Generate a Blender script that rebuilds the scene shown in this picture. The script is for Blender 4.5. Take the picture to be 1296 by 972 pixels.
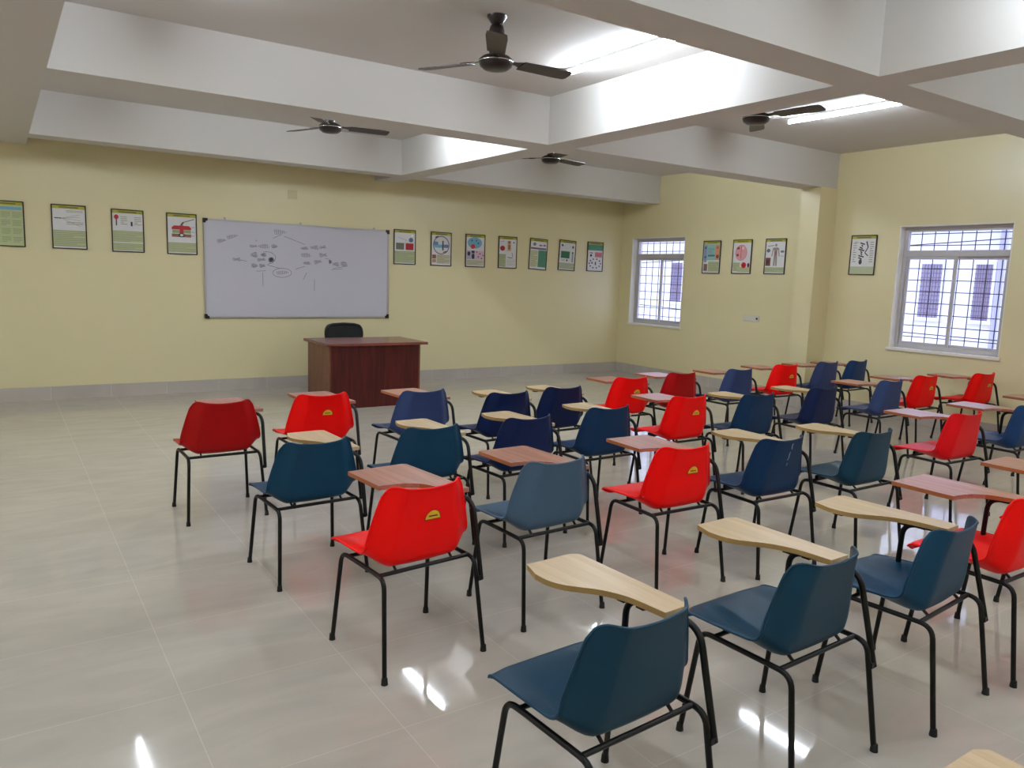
import bpy, bmesh, math, random
from mathutils import Vector, Matrix
R = math.radians
random.seed(7)
for o in list(bpy.data.objects): bpy.data.objects.remove(o)
S = bpy.context.scene
COL = S.collection

# ------------------------------------------------------------------ camera
YAW, PITCH, ROLL, F, CAMH = R(33.978), R(-7.978), R(1.944), 968.826, 1.541
cd = bpy.data.cameras.new('camera'); cam = bpy.data.objects.new('camera', cd); COL.objects.link(cam)
fw = Vector((math.sin(YAW)*math.cos(PITCH), math.cos(YAW)*math.cos(PITCH), math.sin(PITCH)))
r0 = Vector((math.cos(YAW), -math.sin(YAW), 0)); u0 = r0.cross(fw)
rr = r0*math.cos(ROLL)+u0*math.sin(ROLL); uu = -r0*math.sin(ROLL)+u0*math.cos(ROLL)
cam.matrix_world = Matrix(((rr.x,uu.x,-fw.x,0),(rr.y,uu.y,-fw.y,0),(rr.z,uu.z,-fw.z,CAMH),(0,0,0,1)))
cd.sensor_fit = 'HORIZONTAL'; cd.sensor_width = 36; cd.lens = F/1296*36; cd.clip_start = .02; cd.clip_end = 200
S.camera = cam

# ------------------------------------------------------------------ world, light levels, exposure
TUBE = 156.0          # emission of the fluorescent tubes
SKY = 3.0
w = bpy.data.worlds.new('overcast_sky'); S.world = w; w.use_nodes = True
bg = w.node_tree.nodes['Background']; bg.inputs[0].default_value = (.72,.80,1.0,1); bg.inputs[1].default_value = SKY
S.view_settings.view_transform = 'Standard'; S.view_settings.look = 'None'
S.view_settings.gamma = 1; S.view_settings.use_curve_mapping = False
S.view_settings.exposure = 0.0

# ------------------------------------------------------------------ dimensions
D, W, XL, YB = 9.899, 8.816, -4.0, -3.9          # front wall, right wall, left wall, back wall
ZB, ZC, SK = 2.763, 3.191, .15                   # beam soffit, ceiling, skirting
TH = .23

# ------------------------------------------------------------------ materials
def srgb(r,g,b):
    f = lambda c: (c/12.92 if c <= .04045 else ((c+.055)/1.055)**2.4)
    return (f(r/255), f(g/255), f(b/255), 1)
def mat(name, col, rough=.5, metal=0, spec=.5, noise=0, nscale=8, bump=0, bscale=200, coat=0):
    m = bpy.data.materials.new(name); m.use_nodes = True; nt = m.node_tree; b = nt.nodes['Principled BSDF']
    b.inputs['Base Color'].default_value = col; b.inputs['Roughness'].default_value = rough
    b.inputs['Metallic'].default_value = metal; b.inputs['Specular IOR Level'].default_value = spec
    if coat: b.inputs['Coat Weight'].default_value = coat; b.inputs['Coat Roughness'].default_value = .08
    tc = nt.nodes.new('ShaderNodeTexCoord')
    if noise:
        n = nt.nodes.new('ShaderNodeTexNoise'); n.inputs['Scale'].default_value = nscale; n.inputs['Detail'].default_value = 4
        nt.links.new(tc.outputs['Object'], n.inputs['Vector'])
        mr = nt.nodes.new('ShaderNodeMapRange'); mr.inputs[3].default_value = 1-noise; mr.inputs[4].default_value = 1+noise
        nt.links.new(n.outputs['Fac'], mr.inputs[0])
        mx = nt.nodes.new('ShaderNodeMix'); mx.data_type = 'RGBA'; mx.blend_type = 'MULTIPLY'; mx.inputs[0].default_value = 1
        mx.inputs[6].default_value = col; nt.links.new(mr.outputs[0], mx.inputs[7]); nt.links.new(mx.outputs[2], b.inputs['Base Color'])
    if bump:
        n2 = nt.nodes.new('ShaderNodeTexNoise'); n2.inputs['Scale'].default_value = bscale; n2.inputs['Detail'].default_value = 3
        nt.links.new(tc.outputs['Object'], n2.inputs['Vector'])
        bp = nt.nodes.new('ShaderNodeBump'); bp.inputs['Strength'].default_value = bump; bp.inputs['Distance'].default_value = .002
        nt.links.new(n2.outputs['Fac'], bp.inputs['Height']); nt.links.new(bp.outputs[0], b.inputs['Normal'])
    return m
def wood(name, c1, c2, axis='Z', scale=1.0, rough=.4):
    m = bpy.data.materials.new(name); m.use_nodes = True; nt = m.node_tree; b = nt.nodes['Principled BSDF']
    tc = nt.nodes.new('ShaderNodeTexCoord'); mp = nt.nodes.new('ShaderNodeMapping')
    s = [22*scale]*3; s['XYZ'.index(axis)] = 1.2*scale; mp.inputs['Scale'].default_value = s
    n = nt.nodes.new('ShaderNodeTexNoise'); n.inputs['Scale'].default_value = 1.6; n.inputs['Detail'].default_value = 6; n.inputs['Distortion'].default_value = .8
    cr = nt.nodes.new('ShaderNodeValToRGB'); cr.color_ramp.elements[0].position = .36; cr.color_ramp.elements[1].position = .66
    cr.color_ramp.elements[0].color = c1; cr.color_ramp.elements[1].color = c2
    nt.links.new(tc.outputs['Object'], mp.inputs[0]); nt.links.new(mp.outputs[0], n.inputs['Vector']); nt.links.new(n.outputs['Fac'], cr.inputs[0])
    nt.links.new(cr.outputs[0], b.inputs['Base Color']); b.inputs['Roughness'].default_value = rough; b.inputs['Specular IOR Level'].default_value = .35
    return m
def emit(name, col, s):
    m = bpy.data.materials.new(name); m.use_nodes = True; b = m.node_tree.nodes['Principled BSDF']
    b.inputs['Base Color'].default_value = (.9,.9,.9,1); b.inputs['Emission Color'].default_value = col; b.inputs['Emission Strength'].default_value = s
    return m
def tile_mat(name, base, joint, w_, h_, ox, oy, planar, rough, var=.04, mortar=.0022):
    """glazed tiles with thin joints; planar = which object axes give the tile plane"""
    m = bpy.data.materials.new(name); m.use_nodes = True; nt = m.node_tree; b = nt.nodes['Principled BSDF']
    tc = nt.nodes.new('ShaderNodeTexCoord'); sp = nt.nodes.new('ShaderNodeSeparateXYZ'); cb = nt.nodes.new('ShaderNodeCombineXYZ')
    nt.links.new(tc.outputs['Object'], sp.inputs[0])
    for k,(ax,off) in enumerate(zip(planar,(ox,oy))):
        a = nt.nodes.new('ShaderNodeMath'); a.operation = 'SUBTRACT'; a.inputs[1].default_value = off
        if ax is None: a.inputs[0].default_value = .3*0+off+h_/2
        else: nt.links.new(sp.outputs[ax], a.inputs[0])
        nt.links.new(a.outputs[0], cb.inputs[k])
    br = nt.nodes.new('ShaderNodeTexBrick'); br.offset = 0; br.squash = 1
    br.inputs['Scale'].default_value = 1; br.inputs['Brick Width'].default_value = w_; br.inputs['Row Height'].default_value = h_
    br.inputs['Mortar Size'].default_value = mortar; br.inputs['Mortar Smooth'].default_value = .3; br.inputs['Bias'].default_value = 0
    c = lambda k: (base[0]*k, base[1]*k, base[2]*k, 1)
    br.inputs['Color1'].default_value = c(1-var); br.inputs['Color2'].default_value = c(1+var); br.inputs['Mortar'].default_value = joint
    nt.links.new(cb.outputs[0], br.inputs['Vector'])
    n = nt.nodes.new('ShaderNodeTexNoise'); n.inputs['Scale'].default_value = 1.6; n.inputs['Detail'].default_value = 7; n.inputs['Distortion'].default_value = 1.6
    mp = nt.nodes.new('ShaderNodeMapping'); mp.inputs['Scale'].default_value = (1.0,3.0,1.0); mp.inputs['Rotation'].default_value = (0,0,.5)
    nt.links.new(tc.outputs['Object'], mp.inputs[0]); nt.links.new(mp.outputs[0], n.inputs['Vector'])
    mr = nt.nodes.new('ShaderNodeMapRange'); mr.inputs[1].default_value = .3; mr.inputs[2].default_value = .7; mr.inputs[3].default_value = .93; mr.inputs[4].default_value = 1.05
    nt.links.new(n.outputs['Fac'], mr.inputs[0])
    mx = nt.nodes.new('ShaderNodeMix'); mx.data_type = 'RGBA'; mx.blend_type = 'MULTIPLY'; mx.inputs[0].default_value = 1
    nt.links.new(br.outputs['Color'], mx.inputs[6]); nt.links.new(mr.outputs[0], mx.inputs[7]); nt.links.new(mx.outputs[2], b.inputs['Base Color'])
    rm = nt.nodes.new('ShaderNodeMapRange'); rm.inputs[3].default_value = rough; rm.inputs[4].default_value = .22
    nt.links.new(br.outputs['Fac'], rm.inputs[0]); nt.links.new(rm.outputs[0], b.inputs['Roughness'])
    return m

M = {}
M['wall'] = mat('cream_wall_paint', srgb(230,218,174), .36, spec=.85, noise=.02, nscale=3, bump=.05, bscale=90)
M['white'] = mat('white_ceiling_paint', srgb(213,208,203), .8, noise=.02, nscale=2, bump=.1, bscale=60)
M['jamb'] = mat('white_jamb_paint', srgb(238,234,226), .7, noise=.02)
M['floor'] = tile_mat('beige_vitrified_floor_tile', srgb(191,182,169), srgb(206,198,186), .6, .6, 1.085-6, 1.0-6, (0,1), .05, var=.025, mortar=.0018)
M['skirt'] = tile_mat('grey_beige_skirting_tile', srgb(194,185,177), srgb(212,208,200), .6, 1.0, .448-6, 0, (0,None), .12, mortar=.003)
M['skirt_y'] = tile_mat('grey_beige_side_skirting_tile', srgb(194,185,177), srgb(212,208,200), .6, 1.0, .0-6, 0, (1,None), .12, mortar=.003)
M['black_tube'] = mat('black_powder_coated_tube', srgb(9,8,8), .40, spec=.3, noise=.1, nscale=30)
M['rubber'] = mat('black_rubber', srgb(8,8,8), .7, noise=.1)
M['alu'] = mat('grey_aluminium', srgb(190,190,196), .35, metal=.6, noise=.03)
M['wframe'] = mat('silver_window_frame', srgb(196,192,196), .45, metal=.2, noise=.03)
M['grille'] = mat('dark_blue_window_grille', srgb(52,50,84), .5, noise=.05)
M['board'] = mat('white_board_enamel', srgb(206,204,216), .22, noise=.015, nscale=2)
M['blackcap'] = mat('black_plastic', srgb(18,18,18), .4, noise=.05)
M['ink'] = mat('black_marker_ink', srgb(108,106,122), .6, noise=.1)
M['fan'] = mat('dark_brown_fan_enamel', srgb(38,28,26), .32, noise=.06, nscale=20)
M['fanblade'] = mat('brown_fan_blade', srgb(62,50,46), .4, noise=.06, nscale=12)
M['chrome'] = mat('bright_metal', srgb(210,210,210), .2, metal=1, noise=.03)
M['batten'] = mat('white_lamp_batten', srgb(235,235,235), .4, noise=.02)
M['tube'] = emit('lit_fluorescent_tube', (.80,.90,1,1), TUBE)
M['plate'] = mat('white_switch_plastic', srgb(222,218,204), .35, noise=.02)
M['oldplate'] = mat('cream_painted_cover', srgb(216,203,160), .5, noise=.03)
M['dark'] = mat('dark_slot', srgb(50,46,42), .5, noise=.05)
M['desk_front'] = wood('mahogany_laminate', srgb(56,12,8), srgb(82,22,16), 'Z', 1, .4)
M['desk_side'] = wood('brown_side_laminate', srgb(92,54,36), srgb(120,74,50), 'Z', 1, .4)
M['desk_top'] = wood('mahogany_top_laminate', srgb(104,52,44), srgb(134,76,64), 'X', 1, .25)
M['mesh'] = mat('black_mesh_fabric', srgb(24,26,26), .8, noise=.2, nscale=400)
M['tab_brown'] = wood('reddish_brown_laminate', srgb(160,108,90), srgb(182,128,110), 'Y', 1.2, .28)
M['edge_brown'] = mat('orange_brown_edge', srgb(160,92,48), .45, noise=.08, nscale=30)
M['tab_cream'] = wood('cream_laminate', srgb(196,168,130), srgb(206,180,144), 'Y', 1.2, .3)
M['edge_cream'] = mat('tan_edge', srgb(166,132,78), .45, noise=.08, nscale=30)
SHELLC = dict(bright_red=(253,0,0), dark_red=(168,0,4), crimson=(226,4,20), teal=(10,58,86), navy=(8,28,70), deep_navy=(6,44,80),
              slate=(52,68,112), grey_blue=(70,94,116), blue=(22,56,100), dark_teal=(10,54,76))
for k,c in SHELLC.items(): M[k] = mat(k+'_polypropylene', srgb(*c), .40, spec=.22, noise=.04, nscale=6, bump=.2, bscale=500)
M['sticker'] = mat('yellow_sticker', srgb(240,186,40), .4, noise=.04)
M['sticker_dark'] = mat('brown_sticker_print', srgb(96,40,10), .5, noise=.04)
M['outwall'] = mat('white_outer_wall', srgb(226,226,240), .85, noise=.04, nscale=1.5)
M['outpipe'] = mat('grey_blue_drain_pipe', srgb(176,176,206), .5, noise=.05)
M['outdark'] = mat('grey_window_opening', srgb(158,154,184), .5, noise=.06)
M['outgrille'] = mat('dark_outer_grille', srgb(128,110,134), .6, noise=.06)
M['ground'] = mat('grey_concrete_ground', srgb(176,172,172), .9, noise=.08, nscale=1)
M['wire'] = mat('black_cable', srgb(40,38,52), .6, noise=.05)
def glass_mat():
    m = bpy.data.materials.new('clear_window_glass'); m.use_nodes = True; nt = m.node_tree
    for n in list(nt.nodes):
        if n.type == 'BSDF_PRINCIPLED': nt.nodes.remove(n)
    t = nt.nodes.new('ShaderNodeBsdfTransparent'); g = nt.nodes.new('ShaderNodeBsdfGlossy'); g.inputs['Roughness'].default_value = .02
    lw = nt.nodes.new('ShaderNodeLayerWeight'); lw.inputs[0].default_value = .5; pw = nt.nodes.new('ShaderNodeMath'); pw.operation = 'POWER'; pw.inputs[1].default_value = 5
    fr = nt.nodes.new('ShaderNodeMath'); fr.operation = 'MULTIPLY_ADD'; fr.inputs[1].default_value = .9; fr.inputs[2].default_value = .03
    nt.links.new(lw.outputs['Facing'], pw.inputs[0]); nt.links.new(pw.outputs[0], fr.inputs[0]); mx = nt.nodes.new('ShaderNodeMixShader')
    nt.links.new(fr.outputs[0], mx.inputs[0]); nt.links.new(t.outputs[0], mx.inputs[1]); nt.links.new(g.outputs[0], mx.inputs[2])
    t.inputs[0].default_value = (.97,.97,1,1)
    nt.links.new(mx.outputs[0], nt.nodes['Material Output'].inputs[0]); return m
M['glass'] = glass_mat()

# ------------------------------------------------------------------ mesh helpers
class MB:
    def __init__(s): s.v = []; s.f = []; s.m = []; s.sm = []
    def add(s, vs, fs, mi=0, smooth=False):
        o = len(s.v); s.v += [tuple(v) for v in vs]
        for f in fs: s.f.append(tuple(i+o for i in f)); s.m.append(mi); s.sm.append(smooth)
    def box(s, a, b, mi=0, mtx=None):
        x0,y0,z0 = a; x1,y1,z1 = b
        vs = [(x0,y0,z0),(x1,y0,z0),(x1,y1,z0),(x0,y1,z0),(x0,y0,z1),(x1,y0,z1),(x1,y1,z1),(x0,y1,z1)]
        if mtx is not None: vs = [mtx @ Vector(v) for v in vs]
        s.add(vs, [(0,3,2,1),(4,5,6,7),(0,1,5,4),(1,2,6,5),(2,3,7,6),(3,0,4,7)], mi)
    def tube(s, pts, rad, n=10, mi=0, cap=True):
        pts = [Vector(p) for p in pts]; rads = rad if isinstance(rad,(list,tuple)) else [rad]*len(pts)
        vs = []; prev = None
        for i,p in enumerate(pts):
            t = (pts[min(i+1,len(pts)-1)]-pts[max(i-1,0)]).normalized()
            if prev is None:
                a = Vector((0,0,1)) if abs(t.z) < .9 else Vector((1,0,0)); nrm = t.cross(a).normalized()
            else: nrm = (prev - t*prev.dot(t)).normalized()
            prev = nrm; bn = t.cross(nrm)
            for k in range(n):
                an = 2*math.pi*k/n; vs.append(p+(nrm*math.cos(an)+bn*math.sin(an))*rads[i])
        fs = [(i*n+k, i*n+(k+1)%n, (i+1)*n+(k+1)%n, (i+1)*n+k) for i in range(len(pts)-1) for k in range(n)]
        s.add(vs, fs, mi, True)
        if cap:
            s.add(vs[:n], [tuple(reversed(range(n)))], mi); s.add(vs[-n:], [tuple(range(n))], mi)
    def lathe(s, prof, n=24, mi=0, c=(0,0,0)):
        vs = [(c[0]+r*math.cos(2*math.pi*k/n), c[1]+r*math.sin(2*math.pi*k/n), c[2]+z) for r,z in prof for k in range(n)]
        fs = [(i*n+k, i*n+(k+1)%n, (i+1)*n+(k+1)%n, (i+1)*n+k) for i in range(len(prof)-1) for k in range(n)]
        s.add(vs, fs, mi, True)
        s.add(vs[:n], [tuple(reversed(range(n)))], mi); s.add(vs[-n:], [tuple(range(n))], mi)
    def prism(s, poly, z0, z1, mi=0, mside=None, mtx=None):
        n = len(poly); T = (lambda v: mtx @ Vector(v)) if mtx is not None else (lambda v: v)
        lo = [T((x,y,z0)) for x,y in poly]; hi = [T((x,y,z1)) for x,y in poly]
        s.add(lo, [tuple(reversed(range(n)))], mi); s.add(hi, [tuple(range(n))], mi)
        s.add(lo+hi, [(i,(i+1)%n,n+(i+1)%n,n+i) for i in range(n)], mi if mside is None else mside)
    def mesh(s, name, mats, bevel=0):
        me = bpy.data.meshes.new(name); me.from_pydata(s.v, [], s.f)
        for m in (mats if isinstance(mats,(list,tuple)) else [mats]): me.materials.append(m)
        for i,p in enumerate(me.polygons): p.material_index = s.m[i]; p.use_smooth = s.sm[i]
        bm = bmesh.new(); bm.from_mesh(me)
        if bevel:
            bmesh.ops.remove_doubles(bm, verts=bm.verts, dist=1e-6)
            es = [e for e in bm.edges if len(e.link_faces) == 2 and e.calc_face_angle(0) > .6]
            bmesh.ops.bevel(bm, geom=es, offset=bevel, segments=2, affect='EDGES', profile=.5)
        bmesh.ops.recalc_face_normals(bm, faces=bm.faces)
        bm.to_mesh(me); bm.free(); me.update(); return me
def link(name, me, parent=None, loc=(0,0,0)):
    o = bpy.data.objects.new(name, me); COL.objects.link(o); o.location = loc
    if parent: o.parent = parent
    return o
def part(name, mb, mats, parent, bevel=0, loc=(0,0,0), label=None):
    o = link(name, mb.mesh(name, mats, bevel), parent, loc)
    if label: o['label'] = label
    return o
def thing(name, label, cat, loc=(0,0,0), rz=0, group=None):
    o = bpy.data.objects.new(name, None); COL.objects.link(o); o.empty_display_size = .1
    o.location = loc; o.rotation_euler = (0,0,rz); o['label'] = label; o['category'] = cat
    if group: o['group'] = group
    return o
def struct(name, mb, mats, label=None, parent=None, bevel=0):
    o = link(name, mb.mesh(name, mats, bevel), parent)
    if parent is None: o['kind'] = 'structure'
    if label: o['label'] = label
    return o
def fillet(pts, rad, n=5):
    out = [Vector(pts[0])]
    for i in range(1, len(pts)-1):
        p = Vector(pts[i]); a = (Vector(pts[i-1])-p); b = (Vector(pts[i+1])-p)
        d = min(rad, a.length*.49, b.length*.49); A = p+a.normalized()*d; B = p+b.normalized()*d
        for k in range(n+1):
            t = k/n; out.append(A*(1-t)**2+p*2*t*(1-t)+B*t*t)
    out.append(Vector(pts[-1])); return out

# ------------------------------------------------------------------ room shell
mb = MB(); mb.box((XL-TH,YB-TH,-.2),(W+TH,D+TH,0)); struct('floor', mb, M['floor'])
mb = MB(); mb.box((XL-TH,YB-TH,ZC),(W+TH,D+TH,ZC+.15)); struct('ceiling', mb, M['white'])
mb = MB(); mb.box((XL-TH,D,0),(W+TH,D+TH,ZC)); struct('wall_front', mb, M['wall'])
mb = MB(); mb.box((XL-TH,YB-TH,0),(XL,D,ZC)); struct('wall_left', mb, M['wall'])
mb = MB(); mb.box((XL,YB-TH,0),(W+TH,YB,ZC)); struct('wall_back', mb, M['wall'])
WINS = [(8.46,9.645,.835,2.245), (3.85,5.075,.85,2.28), (-.74,.485,.85,2.28)]
mb = MB(); ys = [YB]
for y0,y1,z0,z1 in sorted(WINS): ys += [y0,y1]
ys.append(D)
for i in range(0,len(ys),2): mb.box((W,ys[i],0),(W+TH,ys[i+1],ZC))
for y0,y1,z0,z1 in WINS:
    mb.box((W,y0,0),(W+TH,y1,z0)); mb.box((W,y0,z1),(W+TH,y1,ZC))
struct('wall_right', mb, M['wall'])
# column below the cross beam, projecting from the right wall
mb = MB(); mb.box((8.468,5.93,0),(W,6.20,ZB)); struct('trim_1', mb, M['wall'], 'cream painted pillar on the right wall under the beam')
mb = MB(); mb.box((8.468,2.68,0),(W,3.13,ZB)); struct('trim_2', mb, M['wall'], 'cream painted pillar right of the second window')
# skirting
mb = MB(); mb.box((XL,D-.012,0),(W,D,SK)); struct('baseboard_front', mb, M['skirt'])
mb = MB(); mb.box((W-.012,YB,0),(W,2.68,SK)); mb.box((W-.012,3.13,0),(W,5.93,SK)); mb.box((W-.012,6.20,0),(W,D-.012,SK))
for a,b in ((5.93,6.20),(2.68,3.13)):
    mb.box((8.456,a-.012,0),(8.468,b+.012,SK)); mb.box((8.468,a-.012,0),(W,a,SK)); mb.box((8.468,b,0),(W,b+.012,SK))
struct('baseboard_right', mb, M['skirt_y'])
mb = MB(); mb.box((XL,YB,0),(XL+.012,D-.012,SK)); struct('baseboard_left', mb, M['skirt_y'])
mb = MB(); mb.box((XL+.012,YB,0),(W-.012,YB+.012,SK)); struct('baseboard_back', mb, M['skirt'])
# beams (cross beams run along X, long beams along Y); the pieces butt against each other at the crossings
PX = [(.035,.335),(4.322,4.622)]; BY = [(9.063,9.363),(5.945,6.27),(2.709,2.997),(-.53,-.23)]
n = 3
for a,b in PX:
    mb = MB(); mb.box((a,YB,ZB),(b,D,ZC)); struct('trim_%d'%n, mb, M['white'], 'white painted long ceiling beam'); n += 1
for a,b in BY:
    mb = MB(); mb.box((XL,a,ZB),(PX[0][0],b,ZC)); mb.box((PX[0][1],a,ZB),(PX[1][0],b,ZC)); mb.box((PX[1][1],a,ZB),(W,b,ZC))
    struct('trim_%d'%n, mb, M['white'], 'white painted cross beam under the ceiling'); n += 1

# ------------------------------------------------------------------ windows
def window(idx, y0, y1, z0, z1, zt):
    root = bpy.data.objects.new('window_%d'%idx, None); COL.objects.link(root); root.location = (W,(y0+y1)/2,z0)
    root['kind'] = 'structure'; yc = (y0+y1)/2; h = z1-z0; hw = (y1-y0)/2; zm = zt-z0
    X0, X1 = .10, .15
    jb = MB(); t = .012
    jb.box((0.002,hw-t,0),(TH,hw,h)); jb.box((0.002,-hw,0),(TH,-hw+t,h)); jb.box((0.002,-hw+t,h-t),(TH,hw-t,h))
    part('window_jamb', jb, M['jamb'], root)
    sb = MB(); sb.box((-.02,-hw-.02,-.02),(TH,hw+.02,.012)); part('window_sill', sb, M['jamb'], root, .004)
    fr = MB(); f = .045
    fr.box((X0,hw-t-f,.012),(X1,hw-t,h-t)); fr.box((X0,-hw+t,.012),(X1,-hw+t+f,h-t))
    fr.box((X0,-hw+t+f,h-t-f-.01),(X1,hw-t-f,h-t)); fr.box((X0,-hw+t+f,.012),(X1,hw-t-f,.012+f))
    fr.box((X0-.005,-hw+t+f,zm-.035),(X1,hw-t-f,zm+.035))
    part('window_frame', fr, M['wframe'], root, .003)
    fg = MB(); fg.box((X0+.025,-hw+t+f,zm+.035),(X0+.029,hw-t-f,h-t-f-.01)); part('glass_pane', fg, M['glass'], root)
    inner = hw-t-f
    for k,(a,b,dx) in enumerate(((-.025,inner,.004),(-inner,.025,.028))):
        s = MB(); q = .034; lo, hi = .012+f, zm-.035; xx = X0+dx
        s.box((xx,b-q,lo),(xx+.02,b,hi)); s.box((xx,a,lo),(xx+.02,a+q,hi)); s.box((xx,a+q,hi-q),(xx+.02,b-q,hi)); s.box((xx,a+q,lo),(xx+.02,b-q,lo+q))
        so = part('window_sash', s, M['wframe'], root)
        g = MB(); g.box((xx+.008,a+q,lo+q),(xx+.012,b-q,hi-q)); part('glass_pane', g, M['glass'], so)
        l = MB(); yy = a+.018 if k == 0 else b-.018
        l.box((xx-.012,yy-.008,.52),(xx,yy+.008,.60)); part('latch', l, M['blackcap'] if k else M['wframe'], so)
    gr = MB(); xg = TH-.03
    ny = 8
    for k in range(1,ny): y = -hw+t+(2*hw-2*t)*k/ny; gr.tube([(xg,y,.012),(xg,y,h-t)], .0055, 6)
    zz = .012; nz = 10
    for k in range(1,nz+1):
        z = .012+(h-.024)*k/(nz+.55); gr.tube([(xg+.011,-hw+t,z),(xg+.011,hw-t,z)], .0055, 6)
    part('window_grille', gr, M['grille'], root)
    return root
window(1, *WINS[0], 1.95); window(2, *WINS[1], 1.965); window(3, *WINS[2], 1.965)  # third window is out of view, added as a daylight source

# ------------------------------------------------------------------ outside: neighbouring wing and ground
gb = MB(); gb.box((W+TH,-40,-3.4),(60,70,-3.2)); o = struct('ground', gb, M['ground'], 'pale concrete yard outside the windows')
nb = thing('building', 'white building wing with grilled windows seen through the right windows', 'building', (20,0,-3.2))
wb = MB(); wb.box((0,-26,0),(8,46,8.2)); part('wall', wb, M['outwall'], nb)
for za,zb_,dx in ((2.9,3.42,.10),(6.75,6.95,.9)):
    lb = MB(); lb.box((-dx,-26,za),(0,46,zb_)); part('ledge', lb, M['outwall'], nb)
for yy in (-4.0,2.5,8.92,15.4,24.0):
    pb = MB(); pb.tube([(-.07,yy,0),(-.07,yy,6.75)], .055, 10); part('drain_pipe', pb, M['outpipe'], nb)
for yy in (-9.2,-7.9,-3.1,-1.8,3.4,4.7,9.07,10.27,13.5,14.7,17.9,19.2,25.6,27.2):
    wd = .40 if yy == 9.07 else .53
    for zz in (.62,4.06):
        fb = MB(); y1 = yy+wd; z1 = zz+1.36
        fb.box((-.05,yy-.07,zz-.07),(.0,yy,z1+.07)); fb.box((-.05,y1,zz-.07),(0,y1+.07,z1+.07)); fb.box((-.05,yy,z1),(0,y1,z1+.07)); fb.box((-.10,yy-.1,zz-.09),(0,y1+.1,zz))
        wf = part('window', fb, M['outwall'], nb)
        pn = MB(); pn.box((-.012,yy,zz),(-.002,y1,z1)); part('pane', pn, M['outdark'], wf)
        g = MB()
        for k in range(1,7): g.tube([(-.035,yy+wd*k/7,zz),(-.035,yy+wd*k/7,z1)], .009, 5)
        for k in range(1,12): g.tube([(-.035,yy,zz+1.36*k/12),(-.035,y1,zz+1.36*k/12)], .009, 5)
        part('grille', g, M['outgrille'], wf)
def cable(name, label, p0, p1, sag, rad=.012):
    c = MB(); pts = []
    for k in range(17):
        t = k/16; p = Vector(p0).lerp(Vector(p1), t); p.z -= sag*4*t*(1-t); pts.append(p)
    c.tube(pts, rad, 6); o = link(name, c.mesh(name, M['wire'])); o['label'] = label; o['category'] = 'cable'; return o
cable('overhead_cable', 'dark cable sagging across the lower half of the right window view', (17.5,-8,.75), (18.6,26,1.0), .35)
cable('overhead_cable', 'thin dark cable slanting across the top of the right window view', (17.5,-8,3.6), (18.6,26,1.9), .1)

# ------------------------------------------------------------------ whiteboard
BX0,BX1,BZ0,BZ1 = 2.104,4.531,.914,2.112
wb = thing('whiteboard', 'large white marker board with handwritten notes on the front wall', 'whiteboard', ((BX0+BX1)/2,D,BZ0))
hw = (BX1-BX0)/2; bh = BZ1-BZ0
b = MB(); b.box((-hw+.015,-.018,.015),(hw-.015,-.004,bh-.015)); part('writing_surface', b, M['board'], wb)
b = MB(); f = .022
b.box((-hw,-.026,0),(hw,-.001,f)); b.box((-hw,-.026,bh-f),(hw,-.001,bh)); b.box((-hw,-.026,f),(-hw+f,-.001,bh-f)); b.box((hw-f,-.026,f),(hw,-.001,bh-f))
part('frame', b, M['alu'], wb, .003)
for sx in (-1,1):
    for zz in (0,bh):
        c = MB(); x = sx*hw; dz = 1 if zz == 0 else -1
        poly = [(x+sx*.006,zz-dz*.006),(x-sx*.05,zz-dz*.006),(x-sx*.05,zz+dz*.024),(x-sx*.03,zz+dz*.03),(x-sx*.024,zz+dz*.05),(x+sx*.006,zz+dz*.05)]
        c.prism(poly, -.0015, .031, mtx=Matrix(((1,0,0,0),(0,0,-1,0),(0,1,0,0),(0,0,0,1))))
        part('corner_cap', c, M['blackcap'], wb, .004)
for x in (-.96,-.02,1.0):
    h_ = MB(); h_.box((x-.012,-.012,bh),(x+.012,-.002,bh+.028)); part('hanging_clip', h_, M['alu'], wb, .002)
# handwriting: scribbled words, lines and loops, placed in photo pixels of the board then mapped onto its plane
def on_front(u, v):
    d = fw*F + rr*(u-648) + uu*(486-v); t = D/d.y
    return (d.x*t, CAMH+d.z*t)
rs = random.Random(3); ink = MB()
def flush(name):
    global ink
    part(name, ink, M['ink'], wb); ink = MB()
def stroke(pts, wd=.006, closed=False):
    q = [(x-(BX0+BX1)/2, z-BZ0) for x,z in pts]; m = len(q); L = []; Rr = []
    for i in range(m):
        a = q[max(i-1,0)]; c = q[min(i+1,m-1)]; dx, dz = c[0]-a[0], c[1]-a[1]; l = math.hypot(dx,dz) or 1
        nx, nz = -dz/l*wd/2, dx/l*wd/2
        L.append((q[i][0]+nx,-.0188,q[i][1]+nz)); Rr.append((q[i][0]-nx,-.0188,q[i][1]-nz))
    ink.add(L+Rr, [(i,m+i,m+i+1,i+1) for i in range(m-1)])
def word(u0,v0,u1,v1,h=.055,wd=.004):
    a = on_front(u0,v0); c = on_front(u1,v1); L = math.hypot(c[0]-a[0],c[1]-a[1]); nn = max(6,int(L/.035)); pts = []
    for i in range(nn*6+1):
        t = i/(nn*6); ph = t*nn*2*math.pi; k = .35+.65*abs(math.sin(i//6*12.9898+u0))
        px = a[0]+(c[0]-a[0])*t+.010*math.cos(ph); pz = a[1]+(c[1]-a[1])*t+h/2*k*math.sin(ph)
        pts.append((px,pz))
    stroke(pts, wd)
    flush('handwritten_word')
def line(*uv, wd=.005): stroke([on_front(*p) for p in uv], wd); flush('drawn_line')
A = lambda x,y: (256+x/10.8, 276+y/10.8)
B = lambda x,y: (340+x/10.8, 280+y/10.8)
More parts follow.
